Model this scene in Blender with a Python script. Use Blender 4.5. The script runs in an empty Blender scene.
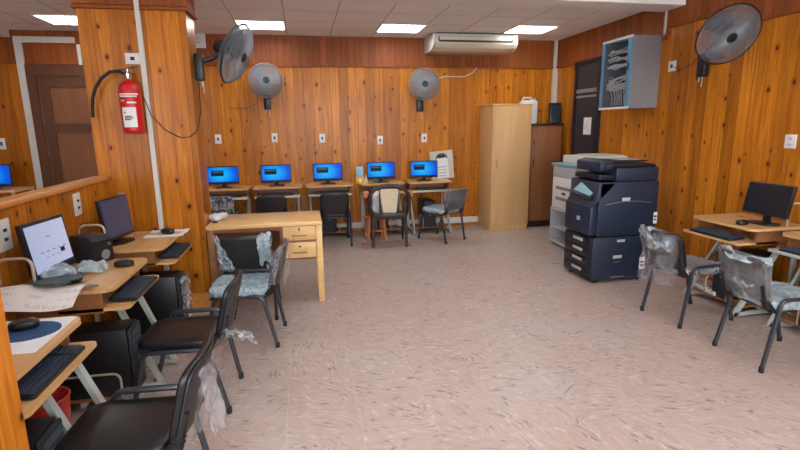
import bpy, bmesh, math, random
from mathutils import Vector, Matrix, noise, Euler
PI = math.pi
SC = bpy.context.scene
COL = SC.collection
random.seed(5)
R = math.radians

# ------------------------------------------------------------------ materials
def lin(r, g, b):
    f = lambda c: (c / 255 / 12.92) if c / 255 <= .04045 else ((c / 255 + .055) / 1.055) ** 2.4
    return (f(r), f(g), f(b), 1)

class NT:
    """tiny node-graph helper"""
    def __init__(s, name):
        s.m = bpy.data.materials.new(name); s.m.use_nodes = True
        s.t = s.m.node_tree; s.b = s.t.nodes['Principled BSDF']; s.out = s.t.nodes['Material Output']
    def n(s, typ, **kw):
        nd = s.t.nodes.new(typ)
        for k, v in kw.items(): setattr(nd, k, v)
        return nd
    def link(s, a, b): s.t.links.new(a, b)
    def put(s, sock, v):
        if hasattr(v, 'is_output'): s.link(v, sock)
        else: sock.default_value = v
    def math(s, op, a, b=None, c=None):
        nd = s.n('ShaderNodeMath', operation=op)
        for i, v in enumerate((a, b, c)):
            if v is not None: s.put(nd.inputs[i], v)
        return nd.outputs[0]
    def vec(s, x, y, z):
        nd = s.n('ShaderNodeCombineXYZ')
        for i, v in enumerate((x, y, z)): s.put(nd.inputs[i], v)
        return nd.outputs[0]
    def mix(s, f, a, b, mode='MIX'):
        nd = s.n('ShaderNodeMix', data_type='RGBA', blend_type=mode)
        s.put(nd.inputs[0], f); s.put(nd.inputs[6], a); s.put(nd.inputs[7], b)
        return nd.outputs[2]
    def noise(s, v, scale=5, detail=2, rough=.5, dist=0):
        nd = s.n('ShaderNodeTexNoise'); s.link(v, nd.inputs['Vector'])
        nd.inputs['Scale'].default_value = scale; nd.inputs['Detail'].default_value = detail
        nd.inputs['Roughness'].default_value = rough; nd.inputs['Distortion'].default_value = dist
        return nd.outputs['Fac']
    def white(s, v, dim='1D'):
        nd = s.n('ShaderNodeTexWhiteNoise', noise_dimensions=dim)
        s.put(nd.inputs['W' if dim == '1D' else 'Vector'], v)
        return nd.outputs['Value']
    def ramp(s, f, *stops):
        nd = s.n('ShaderNodeValToRGB'); e = nd.color_ramp.elements
        while len(e) < len(stops): e.new(.5)
        for i, (p, c) in enumerate(stops): e[i].position = p; e[i].color = c if len(c) == 4 else (*c, 1)
        s.link(f, nd.inputs[0]); return nd.outputs[0]
    def mrange(s, v, a, b, c=0., d=1.):
        nd = s.n('ShaderNodeMapRange'); s.link(v, nd.inputs[0])
        for i, q in enumerate((a, b, c, d)): nd.inputs[i + 1].default_value = q
        return nd.outputs[0]
    def pos(s, which='world'):
        if which == 'world':
            o = s.n('ShaderNodeNewGeometry').outputs['Position']
        else:
            o = s.n('ShaderNodeTexCoord').outputs[{'obj': 'Object', 'gen': 'Generated'}[which]]
        x = s.n('ShaderNodeSeparateXYZ'); s.link(o, x.inputs[0])
        return o, x.outputs[0], x.outputs[1], x.outputs[2]
    def bump(s, h, strength=.3, dist=.01):
        nd = s.n('ShaderNodeBump'); nd.inputs['Strength'].default_value = strength; nd.inputs['Distance'].default_value = dist
        s.link(h, nd.inputs['Height']); s.link(nd.outputs[0], s.b.inputs['Normal'])
    def set(s, **kw):
        for k, v in kw.items(): s.put(s.b.inputs[{'col': 'Base Color', 'rough': 'Roughness', 'metal': 'Metallic', 'spec': 'Specular IOR Level', 'emc': 'Emission Color', 'ems': 'Emission Strength', 'alpha': 'Alpha', 'coat': 'Coat Weight', 'coatr': 'Coat Roughness'}[k]], v)
        return s.m

def plain(name, col, rough=.5, metal=0., spec=.5, var=.06, scale=14, bump=0.):
    """a painted / moulded surface with faint procedural mottling"""
    t = NT(name); o, *_ = t.pos('obj')
    f = t.noise(o, scale, 3)
    a = tuple(c * (1 - var) for c in col[:3]) + (1,); b = tuple(min(1, c * (1 + var)) for c in col[:3]) + (1,)
    t.set(col=t.mix(f, a, b), rough=rough, metal=metal, spec=spec)
    if bump: t.bump(t.noise(o, 160, 2), bump, .002)
    return t.m

def boards(name, base, dark, width, knots=True, rough=.32, contrast=.5, groove=.10):
    """vertical tongue-and-groove boards; u runs along whichever axis the wall follows"""
    t = NT(name); o, x, y, z = t.pos('world')
    u = t.math('ADD', x, y)
    s = t.math('DIVIDE', t.math('ADD', u, 20.), width)
    idx = t.math('FLOOR', s); fr = t.math('FRACT', s)
    rnd = t.white(idx); rnd2 = t.white(t.math('ADD', idx, 91.3))
    # grain, shifted per board
    gv = t.vec(t.math('MULTIPLY', u, 9.), t.math('MULTIPLY', rnd, 37.), t.math('ADD', t.math('MULTIPLY', z, .55), t.math('MULTIPLY', rnd2, 11.)))
    g = t.noise(gv, 3.2, 5, .6, .9)
    broad = t.noise(t.vec(t.math('MULTIPLY', u, 1.2), 0., t.math('MULTIPLY', z, .7)), 1.3, 2)
    col = t.mix(t.mrange(g, .3, .7), dark, base)
    tone = t.math('MULTIPLY_ADD', rnd, contrast, 1 - contrast * .55)
    tone = t.math('MULTIPLY', tone, t.mrange(broad, .25, .75, .86, 1.12))
    col = t.mix(1., col, t.vec(tone, t.math('POWER', tone, 1.15), t.math('POWER', tone, 1.3)), 'MULTIPLY')
    if knots:
        kv = t.vec(t.math('MULTIPLY', u, 4.6), t.math('MULTIPLY', z, 3.1), 0.)
        vo = t.n('ShaderNodeTexVoronoi', voronoi_dimensions='2D', feature='F1'); t.link(kv, vo.inputs['Vector']); vo.inputs['Scale'].default_value = 1.
        keep = t.n('ShaderNodeSeparateColor'); t.link(vo.outputs['Color'], keep.inputs[0])
        on = t.math('GREATER_THAN', keep.outputs[0], .33)
        size = t.math('MULTIPLY_ADD', keep.outputs[1], .05, .03)
        d = t.math('DIVIDE', vo.outputs['Distance'], size)
        core = t.math('MULTIPLY', on, t.mrange(d, .55, 1.15, 1., 0.))
        halo = t.math('MULTIPLY', on, t.mrange(d, 1., 2.6, .45, 0.))
        col = t.mix(halo, col, lin(132, 62, 18)); col = t.mix(core, col, lin(62, 26, 10))
    gr = t.math('LESS_THAN', t.math('ABSOLUTE', t.math('SUBTRACT', fr, .5)), .5 - groove * .5)
    col = t.mix(t.math('MULTIPLY', t.math('SUBTRACT', 1., gr), .5), col, lin(84, 42, 16))
    t.set(col=col, rough=rough, spec=.25)
    t.bump(gr, .3, .004)
    return t.m

def laminate(name, c1, c2, rough=.4, axis=0, scale=1.):
    t = NT(name); o, x, y, z = t.pos('obj')
    a = [x, y, z]; a[axis] = t.math('MULTIPLY', a[axis], .08)
    v = t.vec(*a)
    g = t.noise(v, 26 * scale, 4, .6, .6); g2 = t.noise(v, 6 * scale, 2)
    col = t.mix(t.mrange(g, .3, .7), c1, c2)
    col = t.mix(t.mrange(g2, .35, .65, 0., .35), col, tuple(c * .75 for c in c1[:3]) + (1,))
    t.set(col=col, rough=rough, spec=.4); return t.m

def rectmask(t, x, z, x0, x1, z0, z1):
    m = t.math('MULTIPLY', t.math('GREATER_THAN', x, x0), t.math('LESS_THAN', x, x1))
    return t.math('MULTIPLY', m, t.math('MULTIPLY', t.math('GREATER_THAN', z, z0), t.math('LESS_THAN', z, z1)))

def floor_mat():
    t = NT('stamped_vinyl_tile'); o, x, y, z = t.pos('world')
    T = .4
    sx = t.math('DIVIDE', t.math('ADD', x, 20. - .24), T); sy = t.math('DIVIDE', t.math('ADD', y, 20. - .16), T)
    ix = t.math('FLOOR', sx); iy = t.math('FLOOR', sy); fx = t.math('FRACT', sx); fy = t.math('FRACT', sy)
    rn = t.white(t.vec(ix, iy, 3.), '3D')
    wob = t.noise(o, 2.2, 1)
    ang = t.math('ADD', t.math('MULTIPLY', rn, 1.2), t.math('MULTIPLY', t.math('SUBTRACT', wob, .5), 3.))
    ca = t.math('COSINE', ang); sa = t.math('SINE', ang)
    lx = t.math('SUBTRACT', fx, .5); ly = t.math('SUBTRACT', fy, .5)
    rx = t.math('SUBTRACT', t.math('MULTIPLY', lx, ca), t.math('MULTIPLY', ly, sa))
    ry = t.math('ADD', t.math('MULTIPLY', lx, sa), t.math('MULTIPLY', ly, ca))
    v = t.vec(t.math('MULTIPLY', rx, 5.0), t.math('MULTIPLY', ry, 19.), t.math('MULTIPLY', rn, 40.))
    st = t.noise(v, 1.3, 1, .4, .25)
    v2 = t.vec(t.math('MULTIPLY', rx, 4.), t.math('MULTIPLY', ry, 13.), t.math('MULTIPLY', rn, 71.))
    lt = t.noise(v2, 1.4, 4, .65, .3)
    big = t.noise(o, .9, 2)
    col = t.mix(t.mrange(big, .35, .65), lin(178, 157, 146), lin(181, 168, 161))
    col = t.mix(t.mrange(lt, .35, .7, 0., .6), col, lin(158, 140, 132))
    col = t.mix(t.mrange(lt, .30, .42, .6, 0.), col, lin(210, 200, 194))
    thr = t.math('MULTIPLY', t.mrange(st, .60, .67), t.mrange(t.noise(o, 7., 2), .42, .58))
    col = t.mix(t.math('MULTIPLY', thr, .8), col, lin(112, 104, 102))
    gx = t.math('GREATER_THAN', t.math('ABSOLUTE', lx), .4935); gy = t.math('GREATER_THAN', t.math('ABSOLUTE', ly), .4945)
    col = t.mix(t.math('MULTIPLY', gx, .3), col, lin(206, 192, 180))
    col = t.mix(t.math('MULTIPLY', gy, .15), col, lin(200, 186, 176))
    t.set(col=col, rough=t.mrange(lt, .3, .7, .30, .42), spec=.45)
    t.bump(t.math('ADD', st, t.math('MULTIPLY', lt, .6)), .10, .004)
    return t.m

def ceiling_mat():
    t = NT('acoustic_ceiling_tile'); o, x, y, z = t.pos('world')
    fx = t.math('FRACT', t.math('DIVIDE', t.math('ADD', x, 30. - .47), .6)); fy = t.math('FRACT', t.math('DIVIDE', t.math('ADD', y, 30. - .2), .55))
    g = t.math('MAXIMUM', t.math('GREATER_THAN', t.math('ABSOLUTE', t.math('SUBTRACT', fx, .5)), .487), t.math('GREATER_THAN', t.math('ABSOLUTE', t.math('SUBTRACT', fy, .5)), .486))
    f = t.noise(o, 3, 2)
    col = t.mix(f, lin(238, 238, 240), lin(230, 230, 232))
    col = t.mix(t.math('MULTIPLY', g, .55), col, lin(120, 112, 106))
    t.set(col=col, rough=.85); t.bump(t.noise(o, 180, 2), .15, .003)
    return t.m

def film_mat(name, tint, lo, hi):
    t = NT(name); o, *_ = t.pos('obj')
    n1 = t.noise(o, 16, 4, .6, 1.2); n2 = t.noise(o, 45, 2, .5, 1.5)
    t.set(col=tint, rough=.12, spec=.9, alpha=t.mrange(t.math('ADD', t.math('MULTIPLY', n1, .7), t.math('MULTIPLY', n2, .3)), .40, .62, lo, hi))
    t.bump(t.math('ADD', n1, t.math('MULTIPLY', n2, .4)), .8, .02)
    return t.m

def glass_mat(name, tint, alpha):
    t = NT(name); o, *_ = t.pos('obj')
    t.set(col=t.mix(t.noise(o, 3, 1), tint, tuple(c * .8 for c in tint[:3]) + (1,)), rough=.06, spec=.8, alpha=alpha); return t.m

def desktop_screen():
    t = NT('lit_blue_desktop_screen'); o, x, y, z = t.pos('gen')
    d = t.math('ADD', t.math('POWER', t.math('SUBTRACT', x, .42), 2.), t.math('POWER', t.math('MULTIPLY', t.math('SUBTRACT', z, .5), .7), 2.))
    col = t.ramp(t.math('SQRT', d), (0., lin(24, 186, 240)), (.26, lin(6, 150, 236)), (.5, lin(4, 84, 214)), (.8, lin(4, 50, 180)))
    col = t.mix(rectmask(t, x, z, .10, .52, .44, .80), col, lin(12, 26, 44))
    col = t.mix(rectmask(t, x, z, .14, .48, .66, .74), col, lin(60, 90, 120))
    col = t.mix(rectmask(t, x, z, 0., 1., 0., .07), col, lin(14, 40, 90))
    t.set(col=lin(5, 8, 12), rough=.4, spec=.1, emc=col, ems=1.0); return t.m

def file_screen():
    t = NT('lit_pale_window_screen'); o, x, y, z = t.pos('gen')
    col = t.mix(t.mrange(x, 0., 1.), lin(176, 184, 216), lin(196, 198, 222))
    for i in range(5):
        cx = .22 + i * .15
        col = t.mix(rectmask(t, x, z, cx, cx + .07, .38, .40), col, lin(96, 104, 140))
        if i < 3: col = t.mix(rectmask(t, x, z, cx + .1, cx + .16, .26, .275), col, lin(96, 104, 140))
    col = t.mix(rectmask(t, x, z, .72, .84, .27, .37), col, lin(24, 32, 80))
    col = t.mix(rectmask(t, x, z, .44, .56, .68, .71), col, lin(140, 148, 180))
    col = t.mix(rectmask(t, x, z, .38, 1., .0, .06), col, lin(30, 42, 84))
    t.set(col=lin(5, 8, 12), rough=.4, spec=.1, emc=col, ems=.85); return t.m

def lamp_mat(strength):
    t = NT('fluorescent_diffuser'); o, *_ = t.pos('obj')
    t.set(col=(.8, .8, .8, 1), rough=.6, emc=t.mix(t.noise(o, 12, 1), (.93, .97, 1, 1), (1, 1, 1, 1)), ems=strength); return t.m

def mat_rug():
    t = NT('woven_mat'); o, x, y, z = t.pos('obj')
    f = t.noise(t.vec(t.math('MULTIPLY', x, 9.), t.math('MULTIPLY', y, 34.), 0.), 2.2, 3, .6)
    t.set(col=t.ramp(f, (.35, lin(150, 70, 80)), (.5, lin(190, 160, 156)), (.58, lin(90, 56, 62)), (.66, lin(196, 180, 172))), rough=.95); return t.m

def paper_mat(name, ink=.5, rows=16):
    t = NT(name); o, x, y, z = t.pos('gen')
    r = t.math('LESS_THAN', t.math('FRACT', t.math('MULTIPLY', y, float(rows))), .42)
    n = t.noise(t.vec(t.math('MULTIPLY', x, 14.), t.math('MULTIPLY', y, float(rows)), 0.), 2., 2)
    b = t.noise(o, 3.5, 1)
    m = t.math('MULTIPLY', t.math('MULTIPLY', r, t.mrange(n, .42, .55)), t.mrange(b, .42, .5, 0., ink))
    t.set(col=t.mix(m, lin(214, 212, 208), lin(60, 60, 66)), rough=.8); return t.m

M = dict(
    pine=boards('orange_pine_boards', lin(200, 127, 33), lin(156, 86, 21), .13, True, .3, .5, .05),
    frieze=boards('dark_red_brown_boards', lin(152, 82, 32), lin(122, 62, 24), .1, False, .5, .3, .07),
    cap=laminate('pine_capping', lin(196, 128, 58), lin(220, 156, 84), .35, 1),
    floor=floor_mat(), ceil=ceiling_mat(),
    white=plain('white_plaster', lin(226, 224, 222), .8), duct=plain('grey_white_duct', lin(200, 200, 192), .5),
    oak=laminate('oak_laminate', lin(196, 150, 98), lin(220, 178, 124), .35),
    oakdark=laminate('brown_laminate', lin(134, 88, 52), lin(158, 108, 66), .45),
    blond=laminate('blond_varnished_wood', lin(210, 168, 106), lin(226, 188, 130), .35),
    blondup=laminate('blond_plywood', lin(202, 160, 106), lin(212, 172, 120), .45, 2),
    walnut=laminate('brown_cabinet_wood', lin(134, 84, 48), lin(148, 96, 58), .45, 2),
    doorw=laminate('brown_door_wood', lin(122, 78, 48), lin(136, 90, 58), .45, 2), doord=laminate('shaded_door_wood', lin(86, 52, 32), lin(98, 60, 38), .45, 2),  # frame and rails: darker copy of the door wood, lighting put into colour
    steel=plain('cream_grey_steel', lin(176, 184, 178), .4, .1), tube=plain('beige_tube_steel', lin(188, 176, 160), .35, .2),
    dktube=plain('dark_grey_steel_tube', lin(62, 66, 74), .32, .55), vinyl=plain('black_vinyl', lin(11, 14, 19), .36, 0, .45, .15, 30, .15),
    shell=plain('grey_brown_plastic', lin(34, 32, 34), .45), blackp=plain('black_plastic', lin(22, 24, 28), .38), blackm=plain('matt_black_plastic', lin(30, 33, 40), .6),
    navy=plain('dark_blue_grey_plastic', lin(27, 40, 60), .42), navyd=plain('black_blue_plastic', lin(17, 22, 32), .4), keys=plain('slate_keycaps', lin(54, 66, 82), .45),
    lgrey=plain('light_grey_plastic', lin(176, 180, 182), .45), teal=plain('pale_teal_plastic', lin(120, 160, 168), .45), ivory=plain('ivory_plastic', lin(196, 188, 170), .45),
    offw=plain('off_white_plastic', lin(214, 214, 210), .4), red=plain('red_paint', lin(190, 28, 28), .3), redp=plain('red_bin_plastic', lin(196, 62, 58), .4),
    chrome=plain('bright_metal', lin(190, 190, 190), .25, .9), brass=plain('dull_metal', lin(120, 110, 96), .4, .7), rubber=plain('black_rubber', lin(14, 14, 15), .6),
    orange=plain('orange_sticker', lin(226, 140, 70), .5), tanwood=laminate('orange_stool_wood', lin(178, 100, 40), lin(196, 118, 54), .4, 2),
    cream=plain('cream_fabric', lin(206, 194, 166), .9, 0, .2), brown=plain('dark_brown_plastic', lin(44, 30, 28), .4), salmon=plain('salmon_fabric', lin(206, 124, 84), .9),
    cloth=plain('white_cloth', lin(206, 210, 214), .9, 0, .2), bluepad=plain('blue_mouse_mat', lin(52, 80, 120), .8, 0, .2), greypad=plain('grey_mouse_mat', lin(78, 92, 102), .8, 0, .2),
    film=film_mat('crumpled_clear_film', lin(206, 220, 228), .06, .62), film2=film_mat('loose_grey_film', lin(176, 176, 180), .10, .46), filmb=film_mat('pale_blue_film', lin(186, 210, 222), .42, .85),
    glass=glass_mat('blue_tinted_glass', lin(22, 80, 112), .16), screenoff=plain('dead_screen', lin(26, 32, 40), .22),
    screenblue=plain('sleeping_screen', lin(64, 76, 104), .22), scr=desktop_screen(), scrfile=file_screen(), lamp=lamp_mat(16.),
    rug=mat_rug(), paper=paper_mat('printed_paper'), faint=paper_mat('faintly_printed_paper', .22, 9), news=paper_mat('newsprint', .8, 22), sheet=plain('blank_white_paper', lin(222, 226, 228), .7),
    grille=plain('grille_grey', lin(142, 147, 152), .35, .1), griller=plain('grille_dark_grey', lin(120, 126, 132), .35, .15), blade=plain('smoked_blade', lin(140, 146, 150), .3), bladed=plain('dark_blade', lin(84, 90, 98), .3),
    ink=plain('black_ink', lin(28, 28, 30), .6), yellow=plain('yellow_print', lin(226, 178, 40), .5), blue=plain('pale_blue_print', lin(150, 196, 224), .5), green=plain('green_plastic', lin(40, 150, 130), .5),
    dooroff=plain('charcoal_door_paint', lin(40, 42, 46), .5), steelgrey=plain('grey_painted_steel', lin(126, 124, 126), .5), bluealu=plain('blue_film_frame', lin(92, 146, 178), .35, .2),
)

# ------------------------------------------------------------------ mesh helpers
class MB:
    def __init__(s): s.b = bmesh.new()
    def _v(s, pts): return [s.b.verts.new(p) for p in pts]
    def box(s, x0, x1, y0, y1, z0, z1, bev=0., seg=2, M4=None):
        t = bmesh.new()
        bmesh.ops.create_cube(t, size=1)
        for v in t.verts: v.co = Vector(((x0 + x1) / 2 + v.co.x * (x1 - x0), (y0 + y1) / 2 + v.co.y * (y1 - y0), (z0 + z1) / 2 + v.co.z * (z1 - z0)))
        if bev: bmesh.ops.bevel(t, geom=t.edges[:], offset=bev, segments=seg, affect='EDGES', profile=.5)
        s._join(t, M4); return s
    def _join(s, t, M4=None):
        t.verts.index_update()
        vs = [s.b.verts.new(M4 @ v.co if M4 else v.co) for v in t.verts]
        for f in t.faces:
            try: s.b.faces.new([vs[v.index] for v in f.verts])
            except ValueError: pass
        t.free()
    def prism(s, poly, z0, z1, axis='z', bev=0., M4=None):
        """poly (a,b) extruded along axis; axis z: (x,y), axis x: (y,z), axis y: (x,z)"""
        t = bmesh.new()
        f = {'z': lambda a, b, c: (a, b, c), 'x': lambda a, b, c: (c, a, b), 'y': lambda a, b, c: (a, c, b)}[axis]
        lo = [t.verts.new(f(a, b, z0)) for a, b in poly]; hi = [t.verts.new(f(a, b, z1)) for a, b in poly]
        t.faces.new(lo[::-1]); t.faces.new(hi); n = len(poly)
        for i in range(n): t.faces.new((lo[i], lo[(i + 1) % n], hi[(i + 1) % n], hi[i]))
        bmesh.ops.recalc_face_normals(t, faces=t.faces[:])
        if bev: bmesh.ops.bevel(t, geom=t.edges[:], offset=bev, segments=2, affect='EDGES', profile=.5)
        s._join(t, M4); return s
    def tube(s, pts, r, seg=8, rect=None, closed=False, M4=None):
        pts = [Vector(p) for p in pts]; n = len(pts)
        rs = r if isinstance(r, (list, tuple)) else [r] * n
        rings = []; up = None
        for i, p in enumerate(pts):
            if closed: d = pts[(i + 1) % n] - pts[i - 1]
            else: d = (pts[min(i + 1, n - 1)] - pts[max(i - 1, 0)])
            d.normalize()
            if up is None:
                up = Vector((0, 0, 1)) if abs(d.z) < .9 else Vector((1, 0, 0))
            a = d.cross(up).normalized(); b2 = a.cross(d).normalized(); up = b2
            if rect:
                w, h = rect; offs = [(-w, -h), (w, -h), (w, h), (-w, h)]
            else:
                offs = [(math.cos(2 * PI * k / seg) * rs[i], math.sin(2 * PI * k / seg) * rs[i]) for k in range(seg)]
            q = [p + a * u + b2 * w for u, w in offs]
            rings.append(s._v([M4 @ v if M4 else v for v in q]))
        m = len(rings[0]); last = n if closed else n - 1
        for i in range(last):
            A, B = rings[i], rings[(i + 1) % n]
            for k in range(m): s.b.faces.new((A[k], A[(k + 1) % m], B[(k + 1) % m], B[k]))
        if not closed:
            s.b.faces.new(rings[0][::-1]); s.b.faces.new(rings[-1])
        return s
    def lathe(s, prof, seg=24, M4=None, cap=True):
        """prof: (radius, z) from bottom to top"""
        rings = []
        for r, z in prof:
            ring = [Vector((r * math.cos(2 * PI * k / seg), r * math.sin(2 * PI * k / seg), z)) for k in range(seg)]
            rings.append(s._v([M4 @ v if M4 else v for v in ring]))
        for A, B in zip(rings, rings[1:]):
            for k in range(seg): s.b.faces.new((A[k], A[(k + 1) % seg], B[(k + 1) % seg], B[k]))
        if cap:
            if prof[0][0] > 1e-4: s.b.faces.new(rings[0][::-1])
            if prof[-1][0] > 1e-4: s.b.faces.new(rings[-1])
        return s
    def pad(s, w, d, h, r1, r2, warp=None, n=9, M4=None, crinkle=0., seed=0.):
        """rounded cushion w x d (corner radius r1) and h thick (edge radius r2), centred"""
        t = bmesh.new(); bmesh.ops.create_cube(t, size=2)
        bmesh.ops.subdivide_edges(t, edges=t.edges[:], cuts=n, use_grid_fill=True)
        H = Vector((w / 2, d / 2, h / 2))
        for v in t.verts:
            p = Vector((v.co.x * H.x, v.co.y * H.y, v.co.z * H.z))
            q = Vector((max(-H.x + r1, min(H.x - r1, p.x)), max(-H.y + r1, min(H.y - r1, p.y)), 0))
            e = Vector((p.x - q.x, p.y - q.y, 0)); L = max(abs(e.x), abs(e.y))
            if e.length > 1e-6: e = e.normalized() * L
            p = Vector((q.x + e.x, q.y + e.y, p.z))
            over = abs(v.co.z) * H.z - (H.z - r2)
            edge = max(abs(v.co.x), abs(v.co.y))
            if over > 0:
                k = r2 * (1 - math.sqrt(max(0, 1 - (over / r2) ** 2)))
                if e.length > 1e-6 or edge > .98:
                    c = Vector((p.x / max(H.x, 1e-6), p.y / max(H.y, 1e-6), 0))
                    p.x -= k * c.x * .6; p.y -= k * c.y * .6
            if crinkle:
                nn = noise.noise_vector(p * 11 + Vector((seed, seed * 1.7, 0))) * crinkle + noise.noise_vector(p * 27 + Vector((seed, 0, 3))) * crinkle * .5
                p = p + nn
            if warp: p = Vector(warp(p))
            v.co = p
        s._join(t, M4); return s
    def sheet(s, fn, nu=12, nv=12, th=0.):
        g = [[s.b.verts.new(fn(i / nu, j / nv)) for j in range(nv + 1)] for i in range(nu + 1)]
        for i in range(nu):
            for j in range(nv): s.b.faces.new((g[i][j], g[i + 1][j], g[i + 1][j + 1], g[i][j + 1]))
        if th:
            bmesh.ops.recalc_face_normals(s.b, faces=s.b.faces[:])
            bmesh.ops.solidify(s.b, geom=s.b.faces[:], thickness=th)
        return s
    def build(s, name, mat, parent=None, smooth=True, M4=None):
        bmesh.ops.recalc_face_normals(s.b, faces=s.b.faces[:])
        me = bpy.data.meshes.new(name); s.b.to_mesh(me); s.b.free()
        if M4: me.transform(M4)
        if smooth:
            me.polygons.foreach_set('use_smooth', [True] * len(me.polygons))
            me.set_sharp_from_angle(angle=R(38))
        me.materials.append(M[mat] if isinstance(mat, str) else mat)
        o = bpy.data.objects.new(name, me); COL.objects.link(o)
        if parent: o.parent = parent
        return o

def tag(o, label, cat, group=None, kind=None):
    o['label'] = label; o['category'] = cat
    if group: o['group'] = group
    if kind: o['kind'] = kind
    return o
def thing(name, label, cat, loc=(0, 0, 0), rot=0., group=None):
    o = bpy.data.objects.new(name, None); COL.objects.link(o)
    o.location = loc; o.rotation_euler = (0, 0, R(rot)); o.empty_display_size = .1
    return tag(o, label, cat, group)
def struct(name, mb, mat, parent=None, smooth=False, label=None):
    o = mb.build(name, mat, parent, smooth)
    if not parent: o['kind'] = 'structure'
    if label: o['label'] = label
    return o
def dup(root, loc, rot, label, group=None):
    r = root.copy(); COL.objects.link(r); r.location = loc; r.rotation_euler = (0, 0, R(rot)); r['label'] = label
    if group: r['group'] = group
    for ch in list(root.children):
        c = ch.copy(); COL.objects.link(c); c.parent = r
        for g in ch.children:
            d = g.copy(); COL.objects.link(d); d.parent = c
    return r
def arc(c, r, a0, a1, n, plane='xz'):
    out = []
    for i in range(n + 1):
        a = R(a0 + (a1 - a0) * i / n); u, w = r * math.cos(a), r * math.sin(a)
        out.append({'xz': (c[0] + u, c[1], c[2] + w), 'yz': (c[0], c[1] + u, c[2] + w), 'xy': (c[0] + u, c[1] + w, c[2])}[plane])
    return out
def rrect(x0, x1, y0, y1, r, n=5, corners=(1, 1, 1, 1)):
    p = []
    for (cx, cy, a, on, ex, ey) in ((x1 - r, y1 - r, 0, corners[0], x1, y1), (x0 + r, y1 - r, 90, corners[1], x0, y1), (x0 + r, y0 + r, 180, corners[2], x0, y0), (x1 - r, y0 + r, 270, corners[3], x1, y0)):
        if on: p += [(cx + r * math.cos(R(a + 90 * i / n)), cy + r * math.sin(R(a + 90 * i / n))) for i in range(n + 1)]
        else: p.append((ex, ey))
    return p

# ------------------------------------------------------------------ the room
YB, XR, CZ, FZ = 7.5, 4.05, 2.89, 2.5
struct('floor', MB().box(-5, XR, -2.6, YB, -.08, 0), 'floor')
c = MB(); c.box(-5, XR, 5.14, YB, CZ, CZ + .06); c.box(-5, -.87, -2.6, 5.14, CZ, CZ + .06)
struct('ceiling', c, 'ceil')
struct('ceiling_plain', MB().box(-.87, XR, -2.6, 4.80, 3.02, 3.08), 'white')
struct('ceiling_beam', MB().box(-.87, XR, 4.80, 5.14, 2.81, 3.08), 'white')
struct('wall_back', MB().box(-5, XR + .1, YB, YB + .1, 0, 3.1), 'pine')
struct('wall_right', MB().box(XR, XR + .1, -2.6, YB, 0, 3.1), 'pine')
struct('wall_left', MB().box(-5.1, -5, -2.6, YB, 0, 3.1), 'pine')
struct('wall_front', MB().box(-5, XR, -2.7, -2.6, 0, .9).box(-5, XR, -2.7, -2.6, 2.6, 3.1).box(-5, -3.6, -2.7, -2.6, .9, 2.6).box(XR - .5, XR, -2.7, -2.6, .9, 2.6), 'pine')
struct('added_window_1', MB().box(-3.6, XR - .5, -2.66, -2.63, .9, .95).box(-3.6, XR - .5, -2.66, -2.63, 2.55, 2.6).box(-1.9, -1.85, -2.66, -2.63, .95, 2.55).box(-.2, -.15, -2.66, -2.63, .95, 2.55).box(1.6, 1.65, -2.66, -2.63, .95, 2.55), 'offw')  # unseen window behind the camera, added to let daylight into the room
# dark frieze boarding along the top of the walls
f = MB(); f.box(-5, XR, YB - .02, YB, FZ, CZ)
struct('trim_1', f, 'frieze', label='dark red-brown boarded frieze along the top of the back wall')
f = MB(); f.box(XR - .02, XR, 5.05, YB - .02, FZ, CZ - .001).box(XR - .02, XR, 4.15, 5.05, 2.65, CZ - .001).box(XR - .02, XR, -2.6, 4.15, FZ, CZ - .001)
struct('trim_2', f, 'frieze', label='dark red-brown boarded frieze along the top of the right wall')
f = MB(); f.box(-5, XR, YB - .035, YB, FZ - .03, FZ); f.box(XR - .035, XR, 5.13, YB - .035, FZ - .03, FZ).box(XR - .035, XR, -2.6, 4.15, FZ - .03, FZ)
struct('trim_3', f, 'frieze', label='thin moulding under the dark frieze')
struct('baseboard_back', MB().box(-.85, XR, YB - .02, YB, 0.05, .14), 'duct')
struct('trim_4', MB().box(XR - .07, XR, YB - .05, YB, .0, CZ), 'duct', label='pale cable duct in the back right corner')
d = MB().box(-3.58, -3.49, YB - .05, YB, 0, 2.81).box(-3.49, -2.86, YB - .05, YB, 2.735, 2.81)
struct('trim_5', d, 'duct', label='pale cable duct framing the brown door on two sides')
struct('trim_6', MB().box(-2.85, -2.81, YB - .04, YB, 2.2, 2.72), 'duct')
struct('trim_7', MB().box(-5, -3.62, YB - .5, YB, 2.80, CZ), 'white', label='white boxed soffit over the far left corner')
struct('trim_8', MB().box(XR - .03, XR - .0005, 5.055, 5.085, 2.56, 2.81), 'duct')
struct('trim_9', MB().box(XR - .035, XR, 4.15, 5.02, 2.62, 2.65), 'frieze')
# brown door in the back wall
d1 = struct('door_1', MB().box(-3.42, -2.52, YB - .03, YB, 0, 2.38), 'doorw', label='dark brown panelled door beyond the half wall')
fr = MB().box(-3.49, -3.38, YB - .06, YB, 0, 2.46).box(-2.56, -2.44, YB - .06, YB, 0, 2.46).box(-3.38, -2.56, YB - .06, YB, 2.32, 2.46)
struct('door_frame', fr, 'doord', d1)
p = MB().box(-3.36, -3.24, YB - .045, YB - .03, .02, 2.31).box(-2.70, -2.58, YB - .045, YB - .03, .02, 2.31)
p.box(-3.24, -2.70, YB - .045, YB - .03, 2.17, 2.31).box(-3.24, -2.70, YB - .045, YB - .03, 1.58, 1.70).box(-3.24, -2.70, YB - .045, YB - .03, .75, .9).box(-3.24, -2.70, YB - .045, YB - .03, .02, .2)
struct('door_panel', p, 'doord', d1)
h = MB().box(-3.375, -3.36, YB - .052, YB - .045, 1.7, 1.8).box(-3.375, -3.36, YB - .052, YB - .045, 1.25, 1.35)
struct('door_hinge', h, 'brass', d1)
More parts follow.
